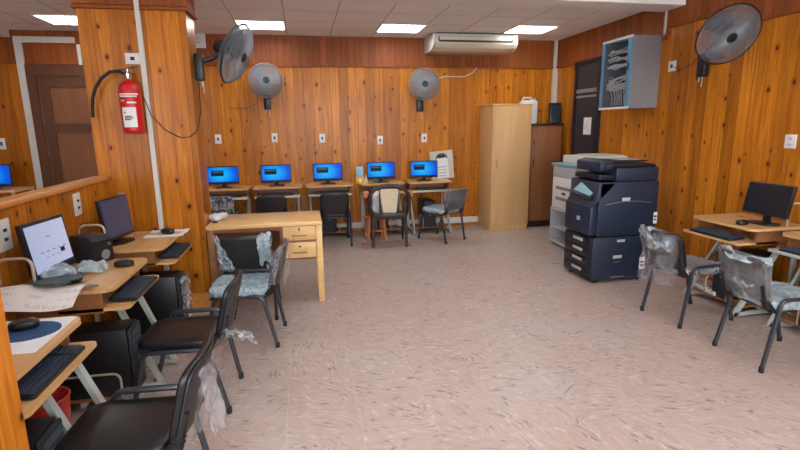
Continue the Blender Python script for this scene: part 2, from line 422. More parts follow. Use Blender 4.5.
# charcoal door in the right wall
d2 = struct('door_2', MB().box(XR - .03, XR, 6.27, 6.80, .0, 2.46), 'dooroff', label='charcoal door in the right wall behind the white printer')
fr = MB().box(XR - .05, XR, 6.21, 6.27, 0, 2.49).box(XR - .05, XR, 6.80, 6.86, 0, 2.49).box(XR - .05, XR, 6.27, 6.80, 2.44, 2.49)
struct('door_frame', fr, 'navyd', d2)
fr = MB().box(XR - .045, XR - .03, 6.28, 6.79, 2.04, 2.09).box(XR - .045, XR - .03, 6.28, 6.79, 1.97, 2.0)
struct('door_rail', fr, 'steelgrey', d2, label='two pale bars across the upper third')
# pillar beside the extinguisher and its twin near the camera, with the half wall between them
def pillar(y0, y1, x0=-1.67, x1=-.87):
    o = struct('wall_pillar', MB().box(x0, x1, y0, y1, 0, 3.0), 'pine')
    struct('pillar_frieze', MB().box(x0 - .015, x1 + .015, y0 - .015, y1 + .015, 2.57, 3.0), 'frieze', o)
    struct('pillar_moulding', MB().box(x0 - .028, x1 + .028, y0 - .028, y1 + .028, 2.535, 2.565, .008), 'frieze', o)
    struct('pillar_baseboard', MB().box(x0 - .015, x1 + .015, y0 - .015, y1 + .015, 0, .16), 'cap', o)
    return o
pillar(4.45, 4.77)
pillar(1.20, 1.53)
hw = struct('wall_partition', MB().box(-1.68, -1.60, 1.53, 4.45, 0, 1.20), 'pine')
struct('partition_cap', MB().box(-1.71, -1.57, 1.53, 4.45, 1.20, 1.235, .012), 'cap', hw, True)
struct('trim_10', MB().box(-1.24, -1.205, 4.42, 4.45, 0, 3.0), 'duct', label='pale vertical cable duct on the pillar face')

# ------------------------------------------------------------------ ceiling lights
def make_light():
    t = thing('ceiling_light', 'recessed fluorescent panel at the top centre-left of the ceiling, above the tilted fan', 'ceiling light', (-.43, 6.775, CZ), 0, 'recessed ceiling lights')
    fr = MB().box(-.30, .30, -.27, -.25, -.012, 0).box(-.30, .30, .25, .27, -.012, 0).box(-.30, -.28, -.25, .25, -.012, 0).box(.28, .30, -.25, .25, -.012, 0)
    fr.build('frame', 'offw', t, False)
    MB().box(-.28, .28, -.25, .25, -.006, -.002).build('diffuser', 'lamp', t, False)
    lv = MB()
    for i in range(8): lv.box(-.28 + .035 + i * .07 - .003, -.28 + .035 + i * .07 + .003, -.25, .25, -.016, -.007)
    for y in (-.125, 0, .125): lv.box(-.28, .28, y - .004, y + .004, -.016, -.007)
    lv.build('louvre', 'chrome', t, False)
    return t
L0 = make_light()
for x, y, z, lab in ((1.37, 6.775, CZ, 'recessed fluorescent panel just left of the air conditioner'), (3.17, 6.65, CZ, 'recessed fluorescent panel just right of the air conditioner'),
                     (-2.6, 6.75, CZ, 'recessed fluorescent panel in the ceiling beyond the half wall, left of the pillar'),
                     (-2.8, 3.2, CZ, 'recessed fluorescent panel over the side room, nearer half'), (.2, 4.1, 3.02, 'recessed fluorescent panel over the middle of the room'), (2.2, 3.9, 3.02, 'recessed fluorescent panel over the middle, copier side'),
                     (.3, 2.2, 3.02, 'recessed fluorescent panel over the near chairs'), (2.3, 2.0, 3.02, 'recessed fluorescent panel over the open floor'), (.3, .2, 3.02, 'recessed fluorescent panel above where the picture is taken'), (2.4, .2, 3.02, 'recessed fluorescent panel over the near right corner')):
    dup(L0, (x, y, z), 0, lab, 'recessed ceiling lights')

# ------------------------------------------------------------------ wall plates and sockets
def make_socket(name, label, loc, rot, w=.08, h=.12, group='wall sockets', dark=1):
    t = thing(name, label, 'wall socket', loc, rot, group)
    MB().box(-w / 2, w / 2, -.012, 0, -h / 2, h / 2, .004).build('plate', 'offw', t)
    for z, q in ((0, h * .16),) if dark == 1 else ((-.025, .009), (.025, .009)):
        MB().box(-w * .15, w * .15, -.016, -.012, z - q, z + q, .002).build('switch' if dark > 1 else 'socket_insert', 'blackm' if dark != 3 else 'lgrey', t)
    return t
for x, z, what in ((-1.18, 1.46, 'above the leftmost back-wall monitor'), (-.39, 1.465, 'above the second back-wall monitor from the pillar'), (.30, 1.445, 'above the middle back-wall monitor'),
                   (1.175, 1.40, 'above the fourth back-wall monitor, beside the yellow carton'), (1.87, 1.42, 'above the monitor with the calendar behind')):
    make_socket('wall_socket', 'small white wall socket ' + what, (x, YB, z), 0, .085, .13)
make_socket('wall_socket', 'white wall socket high beyond the half wall, left of the cable duct', (-3.73, YB, 2.69), 0, .16, .09)
make_socket('wall_socket', 'white wall socket above the small blue screen beyond the half wall', (-3.93, YB, 1.45), 0, .09, .15)
make_socket('wall_socket', 'white double socket on the half wall near the pillar', (-1.6, 3.82, 1.09), 90, .10, .16, dark=2)
make_socket('wall_socket', 'white double socket on the half wall at the picture edge, above the near desk hoop', (-1.6, 2.92, 1.06), 90, .11, .17, dark=2)
make_socket('wall_socket', 'white socket with dark plug on the right wall beside the wall fan', (XR, 4.93, 2.21), -90, .11, .11)
make_socket('wall_socket', 'white switch plate on the right wall above the black monitor', (XR, 3.46, 1.43), -90, .10, .115, dark=3)
make_socket('wall_socket', 'white square socket on the pillar above the fire extinguisher', (-1.30, 4.45, 2.165), 0, .11, .085)
make_socket('junction_box', 'white junction box on the back wall behind the tilted fan', (-1.33, YB - .02, 2.80), 0, .2, .2, 'wall sockets', 3)

# ------------------------------------------------------------------ fire extinguisher
e = thing('fire_extinguisher', 'red fire extinguisher hanging on the pine pillar with black hose', 'fire extinguisher', (-1.325, 4.36, 1.575))
MB().lathe([(.066, 0), (.076, .012), (.078, .03), (.078, .335), (.07, .375), (.045, .405), (.024, .415), (.024, .425)], 28).build('cylinder', 'red', e)
MB().lathe([(.022, .42), (.026, .43), (.026, .47), (.016, .48), (.016, .50)], 16).build('valve', 'chrome', e)
MB().box(-.012, .012, -.05, .08, 0, .008, .002, 2, Matrix.Translation((0, 0, .50)) @ Euler((.25, 0, -1.2)).to_matrix().to_4x4()).box(-.01, .01, -.04, .06, 0, .006, .002, 2, Matrix.Translation((0, 0, .47)) @ Euler((-.15, 0, -1.2)).to_matrix().to_4x4()).build('handle', 'blackp', e)
MB().tube([(-.015, 0, .46), (-.06, -.01, .485), (-.12, -.02, .475), (-.19, -.01, .43), (-.245, 0, .36), (-.28, .01, .28), (-.295, .02, .20), (-.30, .02, .13)], .013, 10).build('hose', 'rubber', e)
def wraplabel(z0, z1, a0, a1, r=.0795):
    return lambda u, v: (r * math.sin(R(a0 + (a1 - a0) * u)), -r * math.cos(R(a0 + (a1 - a0) * u)), z0 + (z1 - z0) * v)
MB().sheet(wraplabel(.05, .205, -42, 38), 12, 2, .0008).build('instruction_label', 'sheet', e)['label'] = 'white instruction label with dark lettering'
t1 = MB()
for z, a, b in ((.13, -25, 12), (.118, -28, 20), (.105, -28, 8), (.158, -30, -18)):
    t1.sheet(wraplabel(z, z + .008, a, b, .0808), 6, 1)
t1.build('lettering', 'ink', e)
t1 = MB()
for z, a, b in ((.30, -60, 60), (.283, -50, 50), (.235, -5, 45), (.25, -45, -20)):
    t1.sheet(wraplabel(z, z + .011, a, b, .0795), 8, 1)
t1.build('printed_band', 'offw', e)
MB().box(-.05, .05, .078, .088, .1, .16).box(-.05, .05, .072, .088, .28, .34).build('wall_bracket', 'blackp', e)
tag(MB().tube([(-1.245, 4.42, 1.87), (-1.20, 4.41, 1.72), (-1.11, 4.43, 1.60), (-1.0, 4.44, 1.535), (-.92, 4.43, 1.54), (-.85, 4.42, 1.60), (-.84, 4.55, 1.75), (-.84, 4.58, 2.0)], .004, 6).build('fan_cord', 'rubber'), 'thin dark cord sagging across the pillar face', 'cord')

# ------------------------------------------------------------------ wall fans
def make_fan(label, head, pan, tilt, mount, mrot, dia, dark=False, roll=0.):
    """head: centre of the cage; pan 0 faces -y; mount: wall plate position"""
    t = thing('wall_fan', label, 'fan', mount, 0, 'wall fans')
    H = Matrix.Translation(Vector(head) - Vector(mount)) @ Euler((R(tilt), R(roll), R(pan)), 'XYZ').to_matrix().to_4x4()
    A = H @ Euler((R(90), 0, 0)).to_matrix().to_4x4()       # local z of a lathe -> facing direction (-y)
    r = dia / 2
    g = 'griller' if dark else 'grille'
    def cage(sign, depth, n):
        m = MB()
        for k in range(n):
            a = 2 * PI * k / n; ca, sa = math.cos(a), math.sin(a)
            pts = [(q * r * ca, q * r * sa, sign * dd * depth) for q, dd in ((.16, 1), (.55, .97), (.85, .72), (1, 0))]
            m.tube(pts, .0021, 4, M4=A)
        for q, dd in ((.35, .99), (.6, .94), (.8, .78)):
            m.tube([(q * r * math.cos(2 * PI * k / 40), q * r * math.sin(2 * PI * k / 40), sign * dd * depth) for k in range(40)], .0018, 4, closed=True, M4=A)
        return m
    cage(1, .07, 110).build('front_grille', g, t); cage(-1, .07, 70).build('rear_grille', g, t)
    MB().tube([(r * math.cos(2 * PI * k / 48), r * math.sin(2 * PI * k / 48), 0) for k in range(48)], .008, 6, closed=True, M4=A).build('rim', 'blackp' if dark else 'steelgrey', t)
    MB().lathe([(0, .085), (.035, .083), (.045, .072), (.045, .06)][::-1], 20, A).build('hub_cap', 'blackp', t)
    MB().lathe([(.02, .02), (.04, .02), (.042, -.03), (.02, -.03)][::-1], 16, A).build('hub', 'blackp', t)
    for k in range(3):
        b = MB()
        def bl(u, v, k=k):
            rr = .045 + (r * .86 - .045) * u
            a = 2 * PI * k / 3 + (v - .5) * (1.25 - .25 * u) + .35 * u
            return A @ Vector((rr * math.cos(a), rr * math.sin(a), .022 * (1 - 2 * v)))
        b.sheet(bl, 8, 8, .002); b.build('blade', 'bladed' if dark else 'blade', t)
    MB().lathe([(.03, -.075), (.055, -.08), (.06, -.10), (.058, -.16), (.045, -.19), (.02, -.195)][::-1], 20, A).build('motor', 'blackp', t)
    back = (H @ Vector((0, .13, -.03)))
    W = Euler((0, 0, R(mrot))).to_matrix().to_4x4()
    o0 = W @ Vector((0, -.06, .0))
    MB().tube([o0, (o0 + back) / 2 + Vector((0, 0, -.02)), back], .022, 10).build('arm', 'blackp', t)
    MB().box(-.05, .05, -.07, 0, -.16, .06, .012, 2, W).build('wall_mount', 'blackp', t)
    MB().tube([W @ Vector((.02, -.05, -.16)), W @ Vector((.022, -.05, -.20)), W @ Vector((.018, -.052, -.26))], .003, 5).tube([W @ Vector((-.02, -.05, -.16)), W @ Vector((-.022, -.05, -.21))], .003, 5).build('pull_cord', 'offw', t)
    return t
make_fan('black wall fan on the pillar side, cage seen nearly edge-on', (-.52, 4.62, 2.235), 77, 24, (-.86, 4.60, 2.17), 90, .52, True)
make_fan('grey wall fan on the back wall, left of the middle socket and facing forward', (-.45, 7.28, 2.255), 8, 0, (-.46, YB, 2.03), 0, .46)
make_fan('grey wall fan on the back wall, under the air conditioner end', (1.82, 7.28, 2.21), -2, 0, (1.80, YB, 1.98), 0, .46)
make_fan('large dark wall fan tilted down on the right wall', (3.75, 3.92, 2.353), -12, 30, (XR, 4.46, 2.21), -90, .53, True)
tag(MB().tube([(XR - .02, 4.90, 2.20), (XR - .03, 4.75, 2.16), (XR - .03, 4.6, 2.20), (XR - .05, 4.50, 2.28)], .004, 6).build('fan_cord', 'blackp'), 'thin dark cord from the right wall socket to the fan', 'cord')
tag(MB().tube([(1.93, 7.45, 2.27), (2.2, 7.47, 2.34), (2.5, 7.47, 2.335), (2.64, 7.47, 2.40), (2.70, 7.46, 2.47)], .008, 6).build('air_conditioner_cable', 'ivory'), 'pale cable running along the back wall from fan to air conditioner', 'cable')
tag(MB().tube([(-.52, 7.48, 2.1), (-.62, 7.48, 1.95), (-.78, 7.48, 1.88), (-1.0, 7.48, 1.9)], .004, 6).build('fan_cord', 'blackp'), 'thin cord hanging beside the back-wall fan near the pillar', 'cord')

# ------------------------------------------------------------------ air conditioner
a = thing('air_conditioner', 'cream split air conditioner hanging under the ceiling at the back wall', 'air conditioner', (2.50, 7.5, 2.65))
prof = [(-.02, .0), (-.40, .0), (-.50, .035), (-.55, .085), (-.555, .12), (-.545, .215), (-.535, .222), (-.02, .222)]
MB().prism(prof, -.60, .60, 'x', .006).build('casing', 'ivory', a)
for x0 in (-.63, .602): MB().prism([(q[0] * 1.01, q[1]) for q in prof], x0, x0 + .028, 'x', .008).build('end_cap', 'offw', a)
MB().prism(rrect(-.56, .56, .105, .185, .03), -.5575, -.545, 'y').build('air_outlet', 'brown', a)
MB().box(-.54, .54, -.562, -.552, .132, .182, .003).build('outlet_flap', 'ivory', a)
MB().box(-.56, .56, -.50, -.06, .222, .238).build('shaded_top_gap', 'navyd', a)  # dark strip stands in for the shade in the gap under the ceiling
MB().box(.40, .56, -.553, -.545, .195, .207).build('name_strip', 'steelgrey', a)

# ------------------------------------------------------------------ chairs
def seat_warp(z0):
    return lambda p: (p.x, p.y, p.z + z0 + .012 * (1 - (p.x / .21) ** 2) * (1 if p.z > 0 else 0) - .05 * max(0, (-p.y - .14)) - .25 * max(0, p.y - .12) * 0)
def back_warp(off=0.):  
    # pad built flat in x (width) / y (height) / z (thickness), then stood up, reclined and curved round the sitter
    def w(p):
        h = p.y + .155
        return (p.x, .225 + .26 * h - .7 * p.x * p.x - p.z + .02, .45 + h)
    return w
def make_chair(label, loc, rot, seat_wrap=None, back_wrap=None, skirt=None, group='black tube-frame chairs', crumple=0, shell=True, seed=1.):
    t = thing('chair', label, 'chair', loc, rot, group)
    MB().pad(.39, .42, .045, .07, .02, seat_warp(.433)).build('seat', 'vinyl', t)
    b = MB().pad(.385, .30, .032, .06, .014, back_warp()).build('backrest', 'vinyl', t)
    MB().pad(.37, .285, .010, .055, .004, lambda p: Vector(back_warp()(p)) + Vector((0, .0195, 0))).build('back_shell', 'shell', b)
    for sx in (-1, 1):
        x = sx * (.208 if sx < 0 else .185); mz = .486 if sx < 0 else .398
        def leg(foot, kn, mid):
            m = MB(); pts = [foot, kn]
            k = Vector(kn); f_ = Vector(foot); m_ = Vector(mid)
            d0 = (k - f_).normalized(); 
            top = Vector((k.x, k.y + d0.y * .03, mid[2]))
            for i in range(1, 6):
                u = i / 6; q = (1 - u) ** 2 * k + 2 * u * (1 - u) * (top + Vector((0, 0, 0))) + u * u * Vector((k.x, k.y + (.06 if mid[1] > kn[1] else -.06), mid[2]))
                pts.append(q)
            pts.append(Vector((k.x, k.y + (.06 if mid[1] > kn[1] else -.06), mid[2]))); pts.append(m_)
            return m.tube(pts, .0145, 8)
        lf = leg((x * 1.02, -.27, .012), (x, -.19 + (.05 if sx < 0 else 0), mz - .075), (x, 0, mz)).build('leg', 'dktube', t)
        lr = leg((x * 1.02, .255, .012), (x, .185, mz - .075), (x, 0, mz)).build('leg', 'dktube', t)
        for l, yy in ((lf, -.27), (lr, .255)):
            MB().lathe([(.015, 0), (.016, .004), (.016, .035), (.013, .04)], 10, Matrix.Translation((x * 1.02, yy, 0))).build('foot_cap', 'rubber', l)
        # bellows-covered upright from seat to backrest
        pts = [(sx * .165, .14, .415), (sx * .165, .20, .415), (sx * .165, .238, .44), (sx * .165, .252, .50), (sx * .165, .280, .58)]
        m = MB().tube(pts, [.018, .022, .024, .022, .016], 8)
        for i in range(6):
            q = Vector(pts[1]).lerp(Vector(pts[3]), i / 6)
            m.lathe([(.02, -.005), (.027, 0), (.02, .005)], 10, Matrix.Translation(q + Vector((0, .012 * math.sin(PI * i / 6), -.01 * math.sin(PI * i / 6)))) @ Euler((-.8 + .15 * i, 0, 0)).to_matrix().to_4x4())
        m.build('back_bracket', 'rubber', t)
    MB().tube([(-.205, -.195, .40), (-.1, -.16, .398), (.1, -.16, .398), (.205, -.195, .40)], .011, 8).build('cross_tube', 'dktube', t)
    MB().tube([(-.205, .192, .40), (.205, .192, .40)], .011, 8).build('cross_tube', 'dktube', t)
    if seat_wrap:
        MB().pad(.405, .44, .058, .075, .024, lambda p: Vector(seat_warp(.437)(p)), 16, None, .008, seed).build('seat_wrap', seat_wrap, t)['label'] = 'clear plastic film over the seat'
    if back_wrap:
        MB().pad(.40, .32, .050, .06, .022, lambda p: Vector(back_warp()(p)) + Vector((0, .006, 0)), 16, None, .006, seed + 3).build('back_wrap', back_wrap, t)['label'] = 'clear plastic film over the backrest'
    for k, (fn, mt) in enumerate(skirt or ()):
        MB().sheet(lambda u, v: Vector(fn(u, v)) + noise.noise_vector(Vector((u * 4 + k * 7 + seed, v * 4, 1))) * .03, 18, 18).build('loose_wrap', mt, t)['label'] = 'torn loose plastic film'
    return t
CH = 'black tube-frame chairs'
make_chair('black padded chair in the bottom foreground with shiny bare seat and film-wrapped backrest', (-.745, 1.93, 0), -93, None, None, [(lambda u, v: (.21 - .42 * u, .29 + .085 * (1 - v), .765 - .34 * v), 'film2'), (lambda u, v: (.20 - .04 * u, .345 + .03 * v + .05 * u, .76 - .25 * v), 'film2')], CH, seed=2)
make_chair('black padded chair with bare seat, second from the camera along the left desks', (-.735, 2.885, 0), -93, None, None, [(lambda u, v: (.20 - .1 * v, .26 + .16 * u, .52 - .10 * v - .05 * u * u), 'film')], CH, seed=5)
make_chair('black chair with pale blue film on its seat, standing sideways before the blond desk', (-.49, 3.72, 0), -96, 'filmb', 'film2', [(lambda u, v: (.16 - .42 * u, .31 + .06 * (1 - v), .76 - .32 * v), 'film2')], CH, seed=8)
make_chair('black chair pushed under the blond desk, film torn open over its backrest', (-.50, 4.31, 0), 180, None, None,
           [(lambda u, v: (.21 - .15 * u * v, .335 - .03 * v, .77 - .30 * v), 'film'), (lambda u, v: (-.21 + .12 * u * (1 - .3 * v), .335 + .02 * u, .77 - .24 * v), 'filmb'), (lambda u, v: (-.22 + .06 * u, .34, .72 - .28 * v), 'film')], CH, seed=11)
make_chair('film-covered chair at the right with torn plastic hanging off its back, next to the copier', (3.10, 3.375, 0), 95, 'film', None,
           [(lambda u, v: (.23 - .20 * u - .10 * v, .325 + .02 * u, .77 - .20 * v * (1 - .3 * u)), 'film'), (lambda u, v: (.19 - .36 * u, .31 + .02 * v, .56 - .24 * v), 'film2'), (lambda u, v: (.0 - .17 * u, .345, .72 - .10 * v), 'film'), (lambda u, v: (.19 - .38 * u, .345 - .03 * v, .76 - .2 * v), 'film2')], CH, seed=14)
make_chair('film-covered chair at the right picture edge, whole backrest wrapped smoothly', (3.12, 2.61, 0), 86, 'filmb', 'film2', [(lambda u, v: (.19 - .38 * u, .315 - .06 * v - .05 * (2 * u - 1) ** 2, .62 - .15 * v - .03 * math.sin(PI * u)), 'film'), (lambda u, v: (.20 - .40 * u, .345 + .01 * v - .07 * (2 * u - 1) ** 2, .765 - .05 * v), 'filmb')], CH, seed=17)
make_chair('back-row chair at the desk next to the pillar, film glinting on its backrest', (-1.10, 6.78, 0), 180, 'film', 'film', None, CH, seed=20)
make_chair('back-row chair at the second desk from the pillar', (-.43, 6.72, 0), 180, None, None, None, CH, seed=23)
make_chair('back-row chair at the middle desk of the back wall', (.385, 6.76, 0), 180, None, None, None, CH, seed=26)
make_chair('film-wrapped chair turned sideways at the last back-wall desk, beside the tall blond cabinet', (1.90, 6.62, 0), -148, 'filmb', 'film2', None, CH, seed=29)

# ------------------------------------------------------------------ computer desks
def make_desk(label, loc, rot, w=.68, d=.55, top=.77, hoop=0, group='computer desks', leg=(.10, -.295), ext=.10, legx=None, gx=0.):
    t = thing('computer_desk', label, 'desk', loc, rot, group)
    X, Y = w / 2, d / 2
    m = MB().prism(rrect(-X, X, -Y, Y - .20, .07, 6, (0, 0, 1, 1)), top - .022, top)
    m.box(-X, X, Y - .10, Y, top - .022, top); m.box(-X, -X + .14, Y - .20, Y - .10, top - .022, top); m.box(X - .14, X, Y - .20, Y - .10, top - .022, top)
    m.build('tabletop', 'oak', t, False)
    MB().box(-X + .03, -X + .05, -Y + .07, Y - .06, top - .145, top - .022).box(X - .05, X - .03, -Y + .07, Y - .06, top - .145, top - .022).box(-X + .05, X - .05, Y - .08, Y - .06, top - .145, top - .022).build('apron', 'oakdark', t, False)
    tr = MB().prism(rrect(-X + .03, X - .03, -Y - ext, Y - .26, .03, 4, (0, 0, 1, 1)), top - .135, top - .118)
    tr.build('keyboard_tray', 'oak', t, False)
    if d < .5: MB().box(-X + .03, X - .03, -Y - ext - .008, -Y - ext, top - .137, top - .112, .003).build('tray_edge', 'steel', t)
    zl = top - .145
    for sx in (-1, 1):
        x = legx[0 if sx < 0 else 1] if legx else sx * (X - .06)
        MB().tube([(x, leg[0], zl), (x, leg[1], .015)], 0, rect=(.012, .020)).build('leg', 'steel', t, False)
        m = MB().tube([(x, leg[1] - .01, .03), (x, Y - .03, .03)], 0, rect=(.012, .015))
        m.build('foot_rail', 'steel', t, False)
        MB().tube([(x, Y - .04, .04), (x, Y - .04, zl)], 0, rect=(.012, .015)).build('upright', 'steel', t, False)
    MB().tube([(-X + .06, -.02, .055), (X - .06, -.02, .055)], 0, rect=(.01, .012)).tube([(-X + .06, Y - .06, .055), (X - .06, Y - .06, .055)], 0, rect=(.01, .012)).build('cross_bar', 'steel', t, False)
    MB().box(-X + .075, X - .075, -Y + .05, Y - .07, .07, .088).build('lower_shelf', 'oakdark', t, False)
    for x in (gx - .115, gx + .115):
        MB().tube([(x, -Y + .04, .088), (x, -Y + .04, .20)] + arc((x, -Y + .08, .20), .04, 180, 90, 4, 'yz')[1:] + [(x, Y - .14, .24)] + arc((x, Y - .14, .20), .04, 90, 0, 4, 'yz')[1:] + [(x, Y - .10, .088)], .007, 8).build('tower_guard', 'tube', t)
    if hoop:
        x = hoop * (X - .05)
        MB().tube([(x, Y - .17, top - .05), (x, Y - .17, top + .14)] + arc((x, Y - .125, top + .14), .045, 180, 90, 5, 'yz')[1:] + [(x, Y - .05, top + .185)] + arc((x, Y - .05, top + .14), .045, 90, 0, 5, 'yz')[1:] + [(x, Y - .005, top - .05)], .0085, 8).build('side_hoop', 'tube', t)['label'] = 'beige bent tube hoop'
    return t
DB = 'computer desks along the back wall'; DL = 'computer desks along the half wall'; DR = 'computer desks along the right wall'
bx = (-1.09, -.375, .36, 1.14, 1.87)
bl = ('back-wall computer desk next to the pillar', 'second back-wall computer desk from the pillar', 'middle computer desk of the back wall', 'back-wall computer desk behind the brown armchair', 'back-wall computer desk beside the tall blond cabinet')
dk = make_desk(bl[0], (bx[0], 7.27, 0), 0, .68, .42, .78, 0, DB)
for x, l in zip(bx[1:], bl[1:]): dup(dk, (x, 7.27, 0), 0, l, DB)
make_desk('oak computer desk against the half wall next to the pillar, white paper on it', (-1.31, 4.05, 0), 90, .68, .56, .76, -1, DL, (.12, -.10), .06)
make_desk('oak computer desk at the half wall holding the white lit screen', (-1.33, 3.12, 0), 90, .68, .56, .76, -1, DL, (-.17, -.39), .06, (-.05, .27), -.175)
make_desk('nearest oak desk in the left foreground with blue mouse mat', (-1.31, 2.05, 0), 90, .68, .56, .76, 0, DL, (-.19, -.42), .05, (.02, .31), -.15)
make_desk('oak computer desk by the right wall with the black-screened monitor', (3.745, 3.50, 0), -90, .66, .54, .76, 1, DR)
make_desk('oak computer desk cut off by the right picture edge', (3.80, 2.72, 0), -90, .66, .46, .76, 1, DR, (.06, -.26))

# ------------------------------------------------------------------ monitors, keyboards, mice, towers
def make_monitor(label, loc, rot, w, h, scr, tilt=6, lift=.06, group='computer monitors', bez=.014, name='monitor'):
    t = thing(name, label, 'monitor', loc, rot, group)
    T = Matrix.Translation((0, 0, lift)) @ Euler((R(-tilt), 0, 0)).to_matrix().to_4x4()
    b = MB().box(-w / 2, w / 2, -.012, .016, 0, h, .005, 2, T).box(-w * .32, w * .32, .016, .04, h * .18, h * .8, .01, 2, T).build('housing', 'blackp', t)
    MB().box(-w / 2 + bez, w / 2 - bez, -.0135, -.0115, bez * 1.5, h - bez, 0, 2, T).build('screen', scr, t, False)
    MB().box(-.03, .03, .02, .05, .01, lift + h * .4, .006).build('neck', 'blackp', t)
    MB().prism(rrect(-.11, .11, -.07, .09, .05), 0, .012, 'z', .003).build('base', 'blackp', t)
    return t
MB_ = 'lit monitors along the back wall'
mx = (-1.12, -.39, .35, 1.145, 1.81)
ml = ('lit blue monitor on the back-wall desk next to the pillar', 'lit blue monitor on the second back-wall desk from the pillar', 'lit blue monitor on the middle back-wall desk', 'lit blue monitor on the back-wall desk behind the brown armchair, beside the yellow carton', 'lit blue monitor in front of the calendar on the back wall')
mo = make_monitor(ml[0], (mx[0], 7.27, .78), 0, .43, .255, 'scr', 4, .05, MB_)
for x, l in zip(mx[1:], ml[1:]): dup(mo, (x, 7.27, .78), 0, l, MB_)
make_monitor('monitor with pale blue-white lit screen on the left desk', (-1.42, 3.02, .76), 84, .385, .31, 'scrfile', 8, .052, 'monitors at the half wall', .02)
make_monitor('monitor with dim blue screen on the oak desk by the pillar', (-1.40, 3.99, .76), 80, .38, .31, 'screenblue', 6, .04, 'monitors at the half wall')
make_monitor('black switched-off monitor on the right wall desk', (3.74, 3.34, .76), -92, .42, .265, 'screenoff', 10, .075, None, .012)
make_monitor('lit blue monitor beyond the half wall at the left picture edge', (-3.86, 6.95, .90), 0, .52, .28, 'scr', 2, .03, None)
tag(MB().sheet(lambda u, v: Vector((-1.41 - .05 * u + .02 * math.sin(v * 9), 4.175 + .03 * u, .86 + .26 * v)) + noise.noise_vector(Vector((u * 5, v * 6, 2))) * .02, 6, 16).build('film_scrap', 'filmb'), 'white plastic film scrap hanging at the edge of the dim monitor', 'plastic film')

def make_keyboard(label, loc, rot, group, scale=1., tilt=4):
    t = thing('keyboard', label, 'keyboard', loc, rot, group)
    T = Euler((R(tilt), 0, 0)).to_matrix().to_4x4(); T = Matrix.Translation((0, 0, .006)) @ T
    MB().prism(rrect(-.22, .22, -.075, .075, .015), 0, .016, 'z', .004, T).build('case', 'blackp', t)
    k = MB(); k2 = MB()
    for r in range(5):
        n = 16; y = -.052 + r * .024
        for i in range(n):
            if r == 0 and 4 <= i <= 8:
                if i == 4: k.box(-.205 + 4 * .0194, -.205 + 9 * .0194 - .003, y - .009, y + .009, .016, .022, 0, 2, T)
                continue
            x = -.205 + i * .0194; k.box(x, x + .0164, y - .009, y + .009, .016, .022, 0, 2, T)
    for i in range(4):
        for r in range(5):
            x = .1295 + i * .0205; y = -.052 + r * .024; k2.box(x, x + .017, y - .009, y + .009, .0165, .0225, 0, 2, T)
    k.build('keycaps', 'keys', t, False); k2.build('number_pad', 'keys', t, False)
    return t
kb = make_keyboard('black keyboard on the tray of the near left desk with blue mat', (-1.075, 2.06, .6425), 90, 'keyboards')
dup(kb, (-1.05, 3.11, .6425), 90, 'black keyboard on the tray below the white lit screen')
dup(kb, (-1.04, 4.06, .6425), 90, 'black keyboard on the tray of the desk by the pillar')
dup(kb, (3.46, 3.51, .6425), -90, 'black keyboard on the pulled-out tray of the right desk')
dup(kb, (3.545, 2.73, .6425), -90, 'black keyboard on the tray of the desk cut off at the right edge')
for x, l in zip(bx, ('next to the pillar', 'second from the pillar', 'in the middle', 'behind the brown armchair', 'beside the tall blond cabinet')):
    dup(kb, (x, 7.12, .6625), 0, 'black keyboard on the tray of the back-wall desk ' + l)

def make_mouse(label, loc, rot, group='computer mice'):
    t = thing('computer_mouse', label, 'mouse', loc, rot, group)
    def w(p): return (p.x * (1 - .12 * max(0, p.y / .06)), p.y, (p.z + .017) * (1 + .25 * math.cos(p.y * 22)) * .95 + .0005)
    MB().pad(.066, .112, .034, .03, .015, w, 8).build('body', 'blackp', t)
    MB().lathe([(.004, -.004), (.009, -.003), (.009, .003), (.004, .004)], 12, Matrix.Translation((0, -.03, .037)) @ Euler((0, R(90), 0)).to_matrix().to_4x4()).build('scroll_wheel', 'steelgrey', t)
    return t
ms = make_mouse('black mouse on the blue mat in the left foreground', (-1.22, 2.26, .765), 115)
dup(ms, (-1.14, 3.25, .76), 95, 'black mouse on the oak edge of the desk with the white lit screen')
dup(ms, (-1.12, 4.21, .768), 70, 'black mouse on the white paper at the pillar desk')
dup(ms, (-1.30, 2.97, .767), 20, 'dark mouse among the crumpled film in front of the white lit screen')
dup(ms, (3.56, 3.36, .76), -80, 'black mouse on the right desk below the black monitor')

def make_tower(label, loc, rot, group='computer towers', wrap=False, sticker=False):
    t = thing('computer_tower', label, 'computer tower', loc, rot, group)
    MB().box(-.09, .09, -.20, .21, 0, .40, .006).build('case', 'blackp', t)
    MB().box(-.088, .088, -.222, -.20, .005, .395, .01).build('front_panel', 'blackm', t)
    m = MB()
    for z in (.34, .295, .25): m.box(-.072, .072, -.226, -.222, z, z + .035, .002)
    m.build('drive_bay', 'keys', t, False)
    MB().lathe([(.012, 0), (.012, .004)], 14, Matrix.Translation((0, -.222, .19)) @ Euler((R(90), 0, 0)).to_matrix().to_4x4()).build('power_button', 'steelgrey', t)
    if sticker:
        MB().prism([(-.05, .13), (-.02, .14), (.01, .16), (.04, .195), (.06, .20), (.05, .165), (.02, .14), (-.02, .115), (-.05, .11)], -.2255, -.2225, 'y').build('logo', 'orange', t, False)['label'] = 'orange curved emblem'
    if wrap:
        MB().sheet(lambda u, v: Vector((.10 - .20 * u, -.235 - .03 * math.sin(PI * u), .02 + .37 * v)) + noise.noise_vector(Vector((u * 3, v * 9, 5))) * .025, 14, 24).build('loose_wrap', 'film', t)['label'] = 'crumpled clear film round the front edge'
    return t
make_tower('black computer tower with film-wrapped edge under the pillar desk', (-1.19, 3.84, .088), 90, 'computer towers', True).scale = (1.1, 1.05, 1.1)
make_tower('black computer tower under the desk with the white lit screen', (-1.24, 2.945, .088), 90, 'computer towers')
